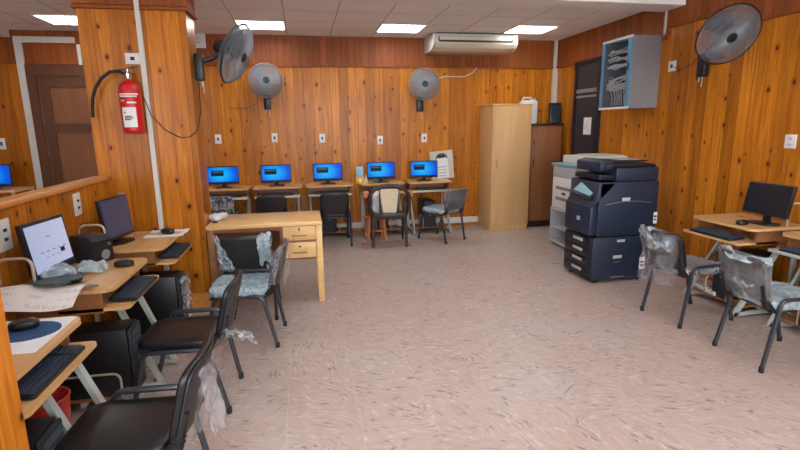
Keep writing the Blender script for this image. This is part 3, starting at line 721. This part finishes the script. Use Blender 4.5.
make_tower('black computer tower with orange emblem under the nearest left desk', (-1.22, 1.905, .088), 90, 'computer towers', False, True)
tw = make_tower('black computer tower under the right desk with the black monitor', (3.75, 3.47, .088), -90, 'computer towers')
dup(tw, (3.81, 2.72, .088), -90, 'black computer tower under the desk cut off at the right edge')
for x, l in zip(bx, ('next to the pillar', 'second from the pillar', 'in the middle', 'behind the brown armchair', 'beside the tall blond cabinet')):
    dup(tw, (x - .02, 7.28, .088), 0, 'black computer tower under the back-wall desk ' + l)

# things on the left desks
tag(MB().prism([(.13 * math.cos(a * PI / 12), .11 * math.sin(a * PI / 12)) for a in range(24)], 0, .004, 'z').build('mouse_mat', 'bluepad'), 'blue oval mouse mat on the nearest left desk', 'mouse mat').location = (-1.20, 2.23, .7612)
tag(MB().box(-.16, .16, -.19, .19, 0, .0012).build('paper_sheet', 'sheet', None, False), 'white paper under the blue mouse mat', 'paper').location = (-1.22, 2.19, .7600)
tag(MB().sheet(lambda u, v: (-1.54 + .40 * v, 2.46 + .41 * u + .06 * v, .764 + .075 * math.sin(PI * min(1, u * 1.2)) * (1 - .2 * v) + .012 * math.sin(6 * v)), 16, 12, .0015).build('paper_sheet', 'faint', None), 'large curling white printed sheet at the front corner of the desk with the lit screen', 'paper')
tag(MB().sheet(lambda u, v: Vector((-1.30 + .20 * (v - .5) * math.sqrt(max(.02, 1 - (2 * u - 1) ** 2)) + .02 * u, 2.62 + .28 * u, .858 - .035 * u)), 18, 10, .004).build('mouse_mat', 'greypad', None), 'grey rounded mouse mat lying on the curling white sheet', 'mouse mat')
for nm, c0, s0, q, l in (('film_bundle', (-1.37, 2.93, .81), (.14, .15, .10), 3, 'crumpled clear film in front of the white lit screen'), ('film_bundle', (-1.29, 3.17, .785), (.15, .13, .06), 7, 'crumpled clear film beside the speaker')):
    tag(MB().pad(s0[0], s0[1], s0[2], .05, .03, lambda p, c0=c0: Vector(c0) + p, 14, None, .028, q).build(nm, 'filmb'), l, 'plastic film', 'film bundles')
sp = thing('speaker_box', 'black speaker box on the desk between the two left monitors', 'speaker', (-1.385, 3.43, .761), 62)
MB().prism([(-.10, 0), (.10, 0), (.10, .165), (.085, .18), (-.07, .175), (-.10, .15)], -.075, .075, 'x', .008).build('cabinet', 'blackm', sp)
MB().box(-.066, .066, -.108, -.098, .012, .15, .006).build('front_grille', 'blackp', sp)
MB().lathe([(.012, 0), (.03, .002), (.032, .008), (.022, .010)], 18, Matrix.Translation((0, -.107, .055)) @ Euler((R(90), 0, 0)).to_matrix().to_4x4()).build('driver', 'steelgrey', sp)
MB().lathe([(.012, 0), (.012, .012)], 14, Matrix.Translation((.03, -.107, .12)) @ Euler((R(90), 0, 0)).to_matrix().to_4x4()).build('volume_knob', 'chrome', sp)
tag(MB().sheet(lambda u, v: (-1.28 + .30 * v, 4.10 + .28 * u, .7605 + .03 * max(0, v - .78) + .02 * max(0, .15 - v) + .004 * math.sin(8 * u)), 10, 12, .0015).build('paper_sheet', 'sheet'), 'white paper sheet with curled ends on the desk by the pillar', 'paper')
# wires behind the left monitors
for pts, l in (([(-1.50, 3.60, .765), (-1.53, 3.66, .83), (-1.52, 3.75, .80), (-1.50, 3.85, .765)], 'thin black cable looping between the speaker and the dim monitor'), ([(-1.52, 3.22, .765), (-1.55, 3.26, .82), (-1.52, 3.32, .765)], 'short black cable behind the white lit monitor')):
    tag(MB().tube(pts, .004, 6).build('desk_cable', 'rubber'), l, 'cable')

# bin and newspaper
b = thing('waste_bin', 'red plastic waste bin between the two nearest left desks', 'bin', (-1.345, 2.55, 0))
MB().lathe([(.085, 0), (.088, .004), (.108, .28), (.102, .28), (.082, .01), (0.0, .01)], 28).build('bucket', 'redp', b)
MB().tube([(.108 * math.cos(2 * PI * k / 30), .108 * math.sin(2 * PI * k / 30), .28) for k in range(30)], .006, 6, closed=True).build('rim', 'redp', b)
nb = tag(MB().sheet(lambda u, v: (-1.30 + .26 * u, 2.70 + .08 * v * 4.4, .002 + .004 * math.sin(7 * u + 3 * v) ** 2), 10, 10, .002).build('newspaper', 'news'), 'printed newspaper lying on the floor beside the red bin', 'newspaper')

# ------------------------------------------------------------------ blond teacher desk
D = thing('teacher_desk', 'blond wooden desk with two drawers beside the pillar', 'desk', (-.36, 4.70, 0))
MB().box(-.50, .50, -.30, .30, .735, .77, .004).build('tabletop', 'blond', D)
for x, y in ((-.47, -.26), (.47, -.26), (-.47, .26), (.47, .26)):
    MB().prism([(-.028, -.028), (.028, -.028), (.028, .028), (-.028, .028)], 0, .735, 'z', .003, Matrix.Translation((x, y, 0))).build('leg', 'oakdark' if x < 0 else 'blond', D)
MB().box(-.44, .44, .245, .263, .28, .735).build('modesty_panel', 'walnut', D)
MB().box(-.485, -.467, -.23, .23, .20, .735).build('side_panel', 'walnut', D); MB().box(.467, .485, -.23, .23, .38, .735).build('side_panel', 'walnut', D)
MB().box(.125, .145, -.27, .24, .42, .735).box(.145, .443, -.25, .24, .42, .435).box(.145, .443, .22, .24, .435, .735).box(.145, .443, -.275, -.255, .578, .602).build('drawer_carcass', 'walnut', D)
for z0, z1 in ((.602, .73), (.436, .578)):
    dr = MB().box(.148, .440, -.285, -.262, z0, z1, .003).build('drawer', 'blond', D)
    zc = (z0 + z1) / 2
    MB().tube([(.23, -.285, zc - .02), (.235, -.30, zc - .02), (.35, -.30, zc - .02), (.355, -.285, zc - .02)], .005, 8).build('handle', 'brass', dr)
    MB().lathe([(.010, 0), (.010, .004)], 12, Matrix.Translation((.293, -.285, zc + .035)) @ Euler((R(90), 0, 0)).to_matrix().to_4x4()).build('lock', 'brown', dr)
MB().box(-.44, .125, -.275, -.26, .70, .735).build('apron_rail', 'walnut', D)
tag(MB().pad(.20, .10, .05, .03, .02, lambda p: Vector((0, 0, .03)) + p, 10, None, .012, 4).build('crumpled_cloth', 'cloth'), 'white crumpled paper bundle on the left end of the blond desk', 'paper').location = (-.80, 4.72, .772)
bpy.data.objects['crumpled_cloth'].rotation_euler = (0, 0, R(65))
tag(MB().box(-.02, .02, -.012, .012, 0, .02, .004).build('small_item', 'blackp'), 'small black object in front of the white paper bundle on the blond desk', 'small_item').location = (-.805, 4.56, .77)  # small dark item of no known kind

# ------------------------------------------------------------------ armchair, stool, mat, cartons, calendar
A_ = thing('armchair', 'dark brown plastic armchair with cream backrest panel and orange armrest pads', 'chair', (1.12, 6.55, 0), 174)
MB().tube([(-.22, -.24, 0), (-.225, -.22, .40)], .02, 10).build('leg', 'brown', A_); MB().tube([(.22, -.24, 0), (.225, -.22, .40)], .02, 10).build('leg', 'brown', A_)
MB().tube([(-.225, .24, 0), (-.22, .20, .40)], .022, 10).build('leg', 'brown', A_); MB().tube([(.225, .24, 0), (.22, .20, .40)], .022, 10).build('leg', 'brown', A_)
MB().pad(.50, .46, .04, .08, .016, lambda p: (p.x, p.y, p.z + .41)).build('seat', 'brown', A_)
pts = [(-.21, .20, .40), (-.265, .22, .55), (-.265, .25, .68)] + [(-.265 + .265 * (1 - math.cos(k * PI / 8)), .265, .68 + .165 * math.sin(k * PI / 8)) for k in range(1, 8)] + [(.265, .25, .68), (.265, .22, .55), (.21, .20, .40)]
MB().tube(pts, .026, 10).build('back_frame', 'brown', A_)
MB().box(-.135, -.10, .225, .25, .41, .80, .006).box(.10, .135, .225, .25, .41, .80, .006).box(-.22, .22, .22, .25, .41, .47, .006).build('back_slat', 'brown', A_)
MB().pad(.22, .32, .02, .03, .008, lambda p: (p.x * (1 + .16 * p.y / .15), .262 + p.z, .64 + p.y)).build('back_panel', 'cream', A_)['label'] = 'cream backrest panel'
for sx in (-1, 1):
    ar = MB().tube([(sx * .25, .22, .62), (sx * .275, .05, .65), (sx * .275, -.18, .64), (sx * .25, -.23, .58), (sx * .235, -.22, .40)], .018, 8).build('armrest', 'brown', A_)
    MB().pad(.08, .26, .08, .03, .03, lambda p, sx=sx: (p.x + sx * .30, p.y - .04, p.z + .69)).build('armrest_pad', 'salmon', ar)['label'] = 'orange armrest pad'
tag(MB().pad(.17, .30, .28, .05, .05, lambda p: (p.x + .975, p.y + 6.60, p.z + .585), 10, None, .02, 6).build('cushion', 'cloth'), 'white cushion lying on the brown armchair seat', 'cushion')
s = thing('stool', 'small orange wooden stool under the brown armchair', 'stool', (.98, 6.90, 0), 4)
MB().box(-.14, .14, -.13, .13, .30, .325, .006).build('seat', 'tanwood', s)
for x in (-1, 1):
    for y in (-1, 1): MB().tube([(x * .13, y * .12, 0), (x * .105, y * .10, .30)], 0, rect=(.018, .018)).build('leg', 'tanwood', s, False)
MB().box(-.115, .115, -.12, -.10, .12, .15).build('rail', 'tanwood', s)
tag(MB().sheet(lambda u, v: (.74 + .66 * u, 6.28 + .36 * v, .003 + .003 * math.sin(17 * u) * math.sin(9 * v)), 20, 12, .006).build('floor_mat', 'rug'), 'small worn reddish woven mat under the brown armchair', 'mat')
cb = thing('carton', 'yellow and pale blue carton on the back wall desk left of the fourth monitor', 'box', (.815, 7.22, .78))
MB().box(-.062, .062, -.03, .03, 0, .10, .002).build('lower_box', 'yellow', cb)
MB().box(-.052, .052, -.028, .028, .10, .25, .006).build('upper_pack', 'blue', cb)['label'] = 'pale blue and white upper part'
MB().box(-.02, .02, -.0315, -.03, .02, .07).build('print', 'sheet', cb, False)
bt = thing('bottle', 'small white bottle between the yellow carton and the fourth monitor', 'bottle', (.905, 7.20, .78))
MB().lathe([(.017, 0), (.019, .004), (.019, .07), (.009, .09), (.009, .095)], 14).build('body', 'offw', bt); MB().lathe([(.011, .094), (.011, .12), (.008, .122)], 12).build('cap', 'blue', bt)
tp = thing('tape_roll', 'teal green roll on the desk behind the brown armchair', 'tape', (1.03, 7.13, .78))
MB().tube([(.028 * math.cos(2 * PI * k / 20), 0, .036 + .028 * math.sin(2 * PI * k / 20)) for k in range(20)], .008, 6, closed=True).build('ring', 'green', tp)
ca = thing('wall_calendar', 'cream printed calendar leaning on the back wall behind the last monitor', 'calendar', (2.16, 7.44, .78))
T = Matrix.Rotation(R(-5), 4, 'Y')
MB().box(-.185, .185, -.01, 0, 0, .44, .002, 1, T).build('backing', 'ivory', ca)
MB().box(-.085, .10, -.014, -.01, .02, .33, 0, 1, T).build('white_sheet', 'sheet', ca, False)
MB().tube([(.085 * math.cos(k * PI / 10), -.012, .32 + .075 * math.sin(k * PI / 10)) for k in range(0, 11)], .011, 6, M4=T).box(-.055, .055, -.0125, -.01, .325, .375, 0, 1, T).build('emblem', 'ink', ca, False)['label'] = 'dark arched emblem at the top'
m = MB()
for k in range(4): m.box(-.07, .07, -.0155, -.014, .05 + k * .045, .058 + k * .045, 0, 1, T)
m.build('lettering', 'steelgrey', ca, False)
# left room desk
ld = thing('side_table', 'oak table under the small blue screen beyond the half wall', 'table', (-3.92, 6.95, 0))
MB().box(-.45, .45, -.25, .25, .875, .90, .004).build('tabletop', 'oak', ld)
for x in (-.42, .42):
    for y in (-.22, .22): MB().box(x - .015, x + .015, y - .015, y + .015, 0, .875).build('leg', 'steel', ld, False)

# ------------------------------------------------------------------ cabinets at the back right
k = thing('tall_cabinet', 'tall blond wooden cupboard against the back wall', 'cupboard', (3.075, 7.21, 0))
MB().box(-.305, .305, -.28, .28, .08, 1.885, .004).build('body', 'blondup', k)
MB().box(-.30, .30, -.265, .27, 0, .08).build('plinth', 'blondup', k)
MB().box(-.325, .325, -.30, .28, 1.885, 1.905, .004).build('top_board', 'blond', k)
dr = MB().box(-.28, .285, -.295, -.281, .11, 1.875, .003).build('door', 'blondup', k)
MB().tube([(-.235, -.295, 1.06), (-.235, -.315, 1.05), (-.232, -.315, .99), (-.235, -.295, .98)], .006, 8).build('handle', 'brass', dr)
MB().tube([(-.245, -.296, 1.06), (-.235, -.299, 1.09), (-.22, -.299, 1.085)], .004, 6).build('hasp', 'brass', dr)
k = thing('low_cabinet', 'brown wooden cupboard standing between the blond cupboard and the right wall', 'cupboard', (3.70, 7.27, 0))
MB().box(-.265, .265, -.19, .22, .10, 1.58, .003).build('body', 'walnut', k)
MB().box(-.265, .265, -.18, .22, 0, .10).build('plinth', 'brown', k)
MB().box(-.28, .28, -.215, .22, 1.58, 1.615, .004).build('top_board', 'brown', k)
dr = MB().box(-.225, .255, -.205, -.191, .13, 1.57, .002).build('door', 'walnut', k)
MB().box(-.205, -.19, -.215, -.205, .95, 1.08, .002).box(-.205, -.19, -.215, -.205, 1.3, 1.36, .002).build('latch', 'ink', dr)
j = thing('jerrycan', 'white plastic jerrycan on the brown cupboard, partly behind the blond one', 'jerrycan', (3.53, 7.36, 1.615))
MB().prism(rrect(-.13, .12, 0, .36, .04), -.07, .07, 'y', .012).build('body', 'offw', j)
MB().tube([(-.11, 0, .355), (-.09, 0, .40), (.03, 0, .40), (.05, 0, .355)], .012, 8).build('handle', 'offw', j); MB().lathe([(.022, .35), (.022, .39)], 14, Matrix.Translation((.085, 0, 0))).build('cap', 'lgrey', j)
r = thing('router', 'black box-shaped device leaning upright on the brown cupboard', 'device', (3.945, 7.27, 1.615), -8)
T = Euler((R(-8), 0, 0)).to_matrix().to_4x4()
MB().box(-.09, .09, -.03, .03, 0, .32, .012, 2, T).build('case', 'blackp', r); MB().box(-.065, .065, -.033, -.03, .03, .27, 0, 2, T).build('front_panel', 'navy', r)
tag(MB().box(XR - .0335, XR - .0305, 6.38, 6.57, 1.45, 1.69).build('notice', 'paper', None, False), 'white paper notice taped on the charcoal door', 'notice')

# ------------------------------------------------------------------ wall-mounted rack cabinet
w = thing('wall_rack_cabinet', 'grey wall-mounted network cabinet with blue-tinted glass door high on the right wall', 'cabinet', (3.66, 5.12, 1.771))
W_, D_, H_ = .55, .385, .79      # y, x, z
m = MB().box(.02, D_, 0, .012, 0, H_).box(.02, D_, W_ - .012, W_, 0, H_).box(.02, D_, .012, W_ - .012, 0, .012).box(.02, D_, .012, W_ - .012, H_ - .012, H_).box(D_ - .012, D_, .012, W_ - .012, .012, H_ - .012)
m.build('body', 'steelgrey', w, False)
MB().box(D_ - .016, D_ - .0125, .013, W_ - .013, .013, H_ - .013).build('back_panel', 'navy', w, False)['label'] = 'dark blue inside back'
dr = MB().box(-.0, .02, 0, .055, .02, H_ - .02).box(0, .02, W_ - .05, W_, .02, H_ - .02).box(.013, .02, .055, W_ - .05, H_ - .035, H_ - .02).build('door', 'bluealu', w, False)
for z0, z1 in ((-.006, .02), (H_ - .02, H_ + .006)): MB().box(0, .02, -.002, W_ + .002, z0, z1, .002).build('door_rail', 'offw', dr, False)
MB().box(.006, .012, .055, W_ - .05, .02, H_ - .02).build('glass_pane', 'glass', dr, False)
MB().box(-.006, 0, .02, .04, .42, .50).build('lock', 'navyd', dr, False)
nc = MB(); random.seed(3)
for zc in (.66, .56, .48, .34, .27, .22):
    for q in range(5):
        z0 = zc + random.uniform(-.025, .025); ph = random.uniform(0, 6)
        nc.tube([(.05 + .02 * math.sin(ph + i), .10 + .36 * i / 8, z0 + .018 * math.sin(ph + i * .9)) for i in range(9)], .0085, 5)
for q in range(7):
    y0 = .08 + .05 * q; nc.tube([(.05, y0, .04), (.06, y0 + .02 * math.sin(q), .12), (.05, y0 + .03, .25)], .006, 5)
o = nc.build('network_cables', 'offw'); o.location = (3.66, 5.12, 1.771)
tag(o, 'white network cables bundled behind the glass of the wall-mounted cabinet', 'cables', None, 'stuff')
sw = thing('network_switch', 'dark network switch with ports behind the glass of the wall cabinet', 'network switch', (3.84, 5.14, 2.08))
MB().box(0, .12, .02, .50, 0, .045, .002).build('case', 'navy', sw)
MB().box(-.002, 0, .06, .40, .012, .03).build('port_strip', 'blackp', sw, False)

# ------------------------------------------------------------------ copier and printer
c = thing('copier', 'large dark blue-black floor-standing photocopier by the right wall', 'photocopier', (2.80, 4.28, 0)); c.scale = (1.10, 1, 1.05)
MB().box(0, .60, 0, .54, .035, .455, .012).build('paper_cabinet', 'navy', c)
for x, y in ((.06, .06), (.54, .06), (.06, .48), (.54, .48)): MB().lathe([(.025, 0), (.028, .01), (.028, .03), (.02, .036)], 12, Matrix.Translation((x, y, 0))).build('foot', 'blackp', c)
for z0, z1 in ((.05, .145), (.15, .245), (.25, .345), (.35, .45)):
    dr = MB().box(-.014, .0, .03, .51, z0, z1, .004).build('paper_drawer', 'navyd', c)
    MB().box(-.019, -.0135, .16, .34, z0 + .045, z0 + .075, .003).build('handle', 'lgrey', dr)
MB().box(.03, .635, 0, .54, .47, .985, .016).build('engine_body', 'navy', c)
MB().box(.04, .60, .01, .53, .452, .472).build('shadow_gap', 'navyd', c, False)
MB().box(-.035, .032, .02, .50, .475, .76, .014).build('front_cover', 'navy', c)
MB().prism([(-.02, .76), (.14, .92), (.20, .985), (.03, .985), (.0, .80)], .0, .50, 'y', .004).build('panel_slope', 'navy', c)
P_ = Matrix.Translation((.03, .03, .862)) @ Euler((R(12), R(-42), 0)).to_matrix().to_4x4()
cp = MB().box(-.07, .13, .03, .33, -.02, .012, .006, 2, P_).build('control_panel', 'navyd', c)
MB().box(-.04, .10, .06, .30, .0125, .0145, 0, 2, P_).build('touch_screen', 'teal', cp, False)
MB().box(.20, .63, .02, .52, .985, 1.115, .012).build('scanner_body', 'navy', c)
MB().box(.05, .24, .06, .50, 1.0, 1.05, .006).build('output_tray', 'navyd', c)
MB().prism([(.10, 1.085), (.20, 1.115), (.60, 1.115), (.60, 1.14), (.50, 1.155), (.16, 1.165), (.10, 1.15)], .03, .50, 'y', .008).build('document_lid', 'navyd', c)
MB().prism([(.05, 1.08), (.20, 1.14), (.22, 1.175), (.14, 1.195), (.05, 1.17)], .05, .48, 'y', .008).build('document_feeder', 'navy', c)
MB().box(.24, .54, .08, .44, 1.166, 1.18, .004, 2).build('feeder_tray', 'blackp', c)
MB().prism([(.30, 1.181), (.50, 1.181), (.50, 1.185), (.30, 1.185)], .12, .40, 'y').build('tray_paper', 'lgrey', c, False)
for x0, x1, z0, z1 in ((.26, .34, .805, .835), (.24, .32, .405, .43), (.21, .30, .245, .275)): MB().box(x0, x1, -.004, .0, z0, z1, .002).build('grip_plate', 'lgrey', c)
MB().box(.20, .34, -.003, 0, .055, .062).build('vent_line', 'steelgrey', c, False); MB().box(.22, .29, -.003, 0, .205, .21).build('vent_line', 'steelgrey', c, False)
MB().box(.598, .634, -.003, 0, .57, .68).build('white_label', 'sheet', c, False); MB().box(.49, .545, -.003, 0, .12, .24).build('white_label', 'sheet', c, False)
MB().box(.603, .629, -.0035, -.003, .60, .615).box(.603, .629, -.0035, -.003, .63, .65).box(.50, .535, -.0035, -.003, .15, .17).box(.50, .535, -.0035, -.003, .185, .20).build('label_print', 'ink', c, False)
MB().box(-.0365, -.035, .20, .26, .60, .64, 0).build('emblem', 'lgrey', c, False)
pts = [(.10 + .46 * u / 10, -.004, .80 - .10 * (u / 10 - .5) ** 2) for u in range(11)]
MB().tube(pts, .003, 5).build('cover_line', 'steelgrey', c)
p = thing('white_printer', 'white office printer standing behind the dark copier', 'printer', (3.28, 5.45, 0))
m = MB().box(0, .55, .02, .04, .03, .48).box(0, .55, .58, .60, .03, .48).box(.0, .55, .04, .58, .03, .06).box(0, .55, .04, .58, .24, .26).box(.53, .55, .04, .58, .06, .48).box(0, .55, .02, .60, .48, .51)
m.build('stand', 'lgrey', p, False)
for x in (.05, .50):
    for y in (.06, .55): MB().lathe([(.02, 0), (.02, .03)], 10, Matrix.Translation((x, y, 0))).build('caster', 'blackp', p)
MB().box(.01, .58, .02, .60, .511, .92, .012).build('body', 'offw', p)
MB().box(.01, .10, .02, .60, .92, 1.06, .01).box(.10, .58, .45, .60, .92, 1.06, .01).build('side_column', 'lgrey', p)
MB().box(-.01, .30, .0, .62, 1.06, 1.10, .01).build('scanner_lid', 'teal', p)
MB().box(.12, .73, .06, .56, 1.10, 1.20, .012).build('document_feeder', 'offw', p)
MB().box(.30, .70, .10, .52, 1.201, 1.213, .003).build('tray', 'ivory', p)
MB().box(.006, .0105, .1, .5, .62, .66).box(.006, .0105, .1, .5, .76, .80).build('drawer_line', 'steelgrey', p, False)
MB().box(.0, .011, .26, .33, .70, .73).build('emblem', 'navy', p, False)

# power strip on the floor by the right chairs
ps = thing('power_strip', 'white power strip lying on the shelf under the right desk', 'power strip', (3.56, 3.64, .088), 80)
MB().box(-.14, .14, -.03, .03, 0, .035, .006).build('body', 'offw', ps)
for i in range(4): MB().lathe([(.016, .0351), (.016, .0365)], 12, Matrix.Translation((-.10 + i * .065, 0, 0))).build('outlet', 'steelgrey', ps)
tag(MB().tube([(3.52, 3.02, .006), (3.62, 3.0, .005), (3.75, 2.98, .006), (3.9, 3.05, .006), (3.98, 3.2, .006), (3.96, 3.4, .006)], .005, 6).build('floor_cable', 'offw'), 'white cable on the floor between the two right desks', 'cable')

# ------------------------------------------------------------------ camera and light
cam = bpy.data.cameras.new('camera'); co = bpy.data.objects.new('camera', cam); COL.objects.link(co)
F = 488.; cam.sensor_width = 36.; cam.lens = F / 800 * 36; cam.clip_start = .05
YAW, PIT, ROL = .1912, .2000, .0144
fw = Vector((math.sin(YAW) * math.cos(PIT), math.cos(YAW) * math.cos(PIT), -math.sin(PIT)))
rt = Vector((math.cos(YAW), -math.sin(YAW), 0)); dn = fw.cross(rt)
rx = rt * math.cos(ROL) + dn * math.sin(ROL); dx = -rt * math.sin(ROL) + dn * math.cos(ROL)
mw = Matrix((rx, -dx, -fw)).transposed().to_4x4(); mw.translation = (0, 0, 1.6)
co.matrix_world = mw; cam.shift_x = 1 / 800; cam.shift_y = .5 / 800
SC.camera = co
wd = bpy.data.worlds.new('world'); SC.world = wd; wd.use_nodes = True
wd.node_tree.nodes['Background'].inputs[0].default_value = (.88, .93, 1, 1); wd.node_tree.nodes['Background'].inputs[1].default_value = 11.5
SC.view_settings.view_transform = 'Standard'; SC.view_settings.look = 'None'; SC.view_settings.gamma = 1; SC.view_settings.exposure = .12; SC.view_settings.use_curve_mapping = False
SC.cycles.max_bounces = 8; SC.cycles.diffuse_bounces = 5; SC.cycles.transparent_max_bounces = 12
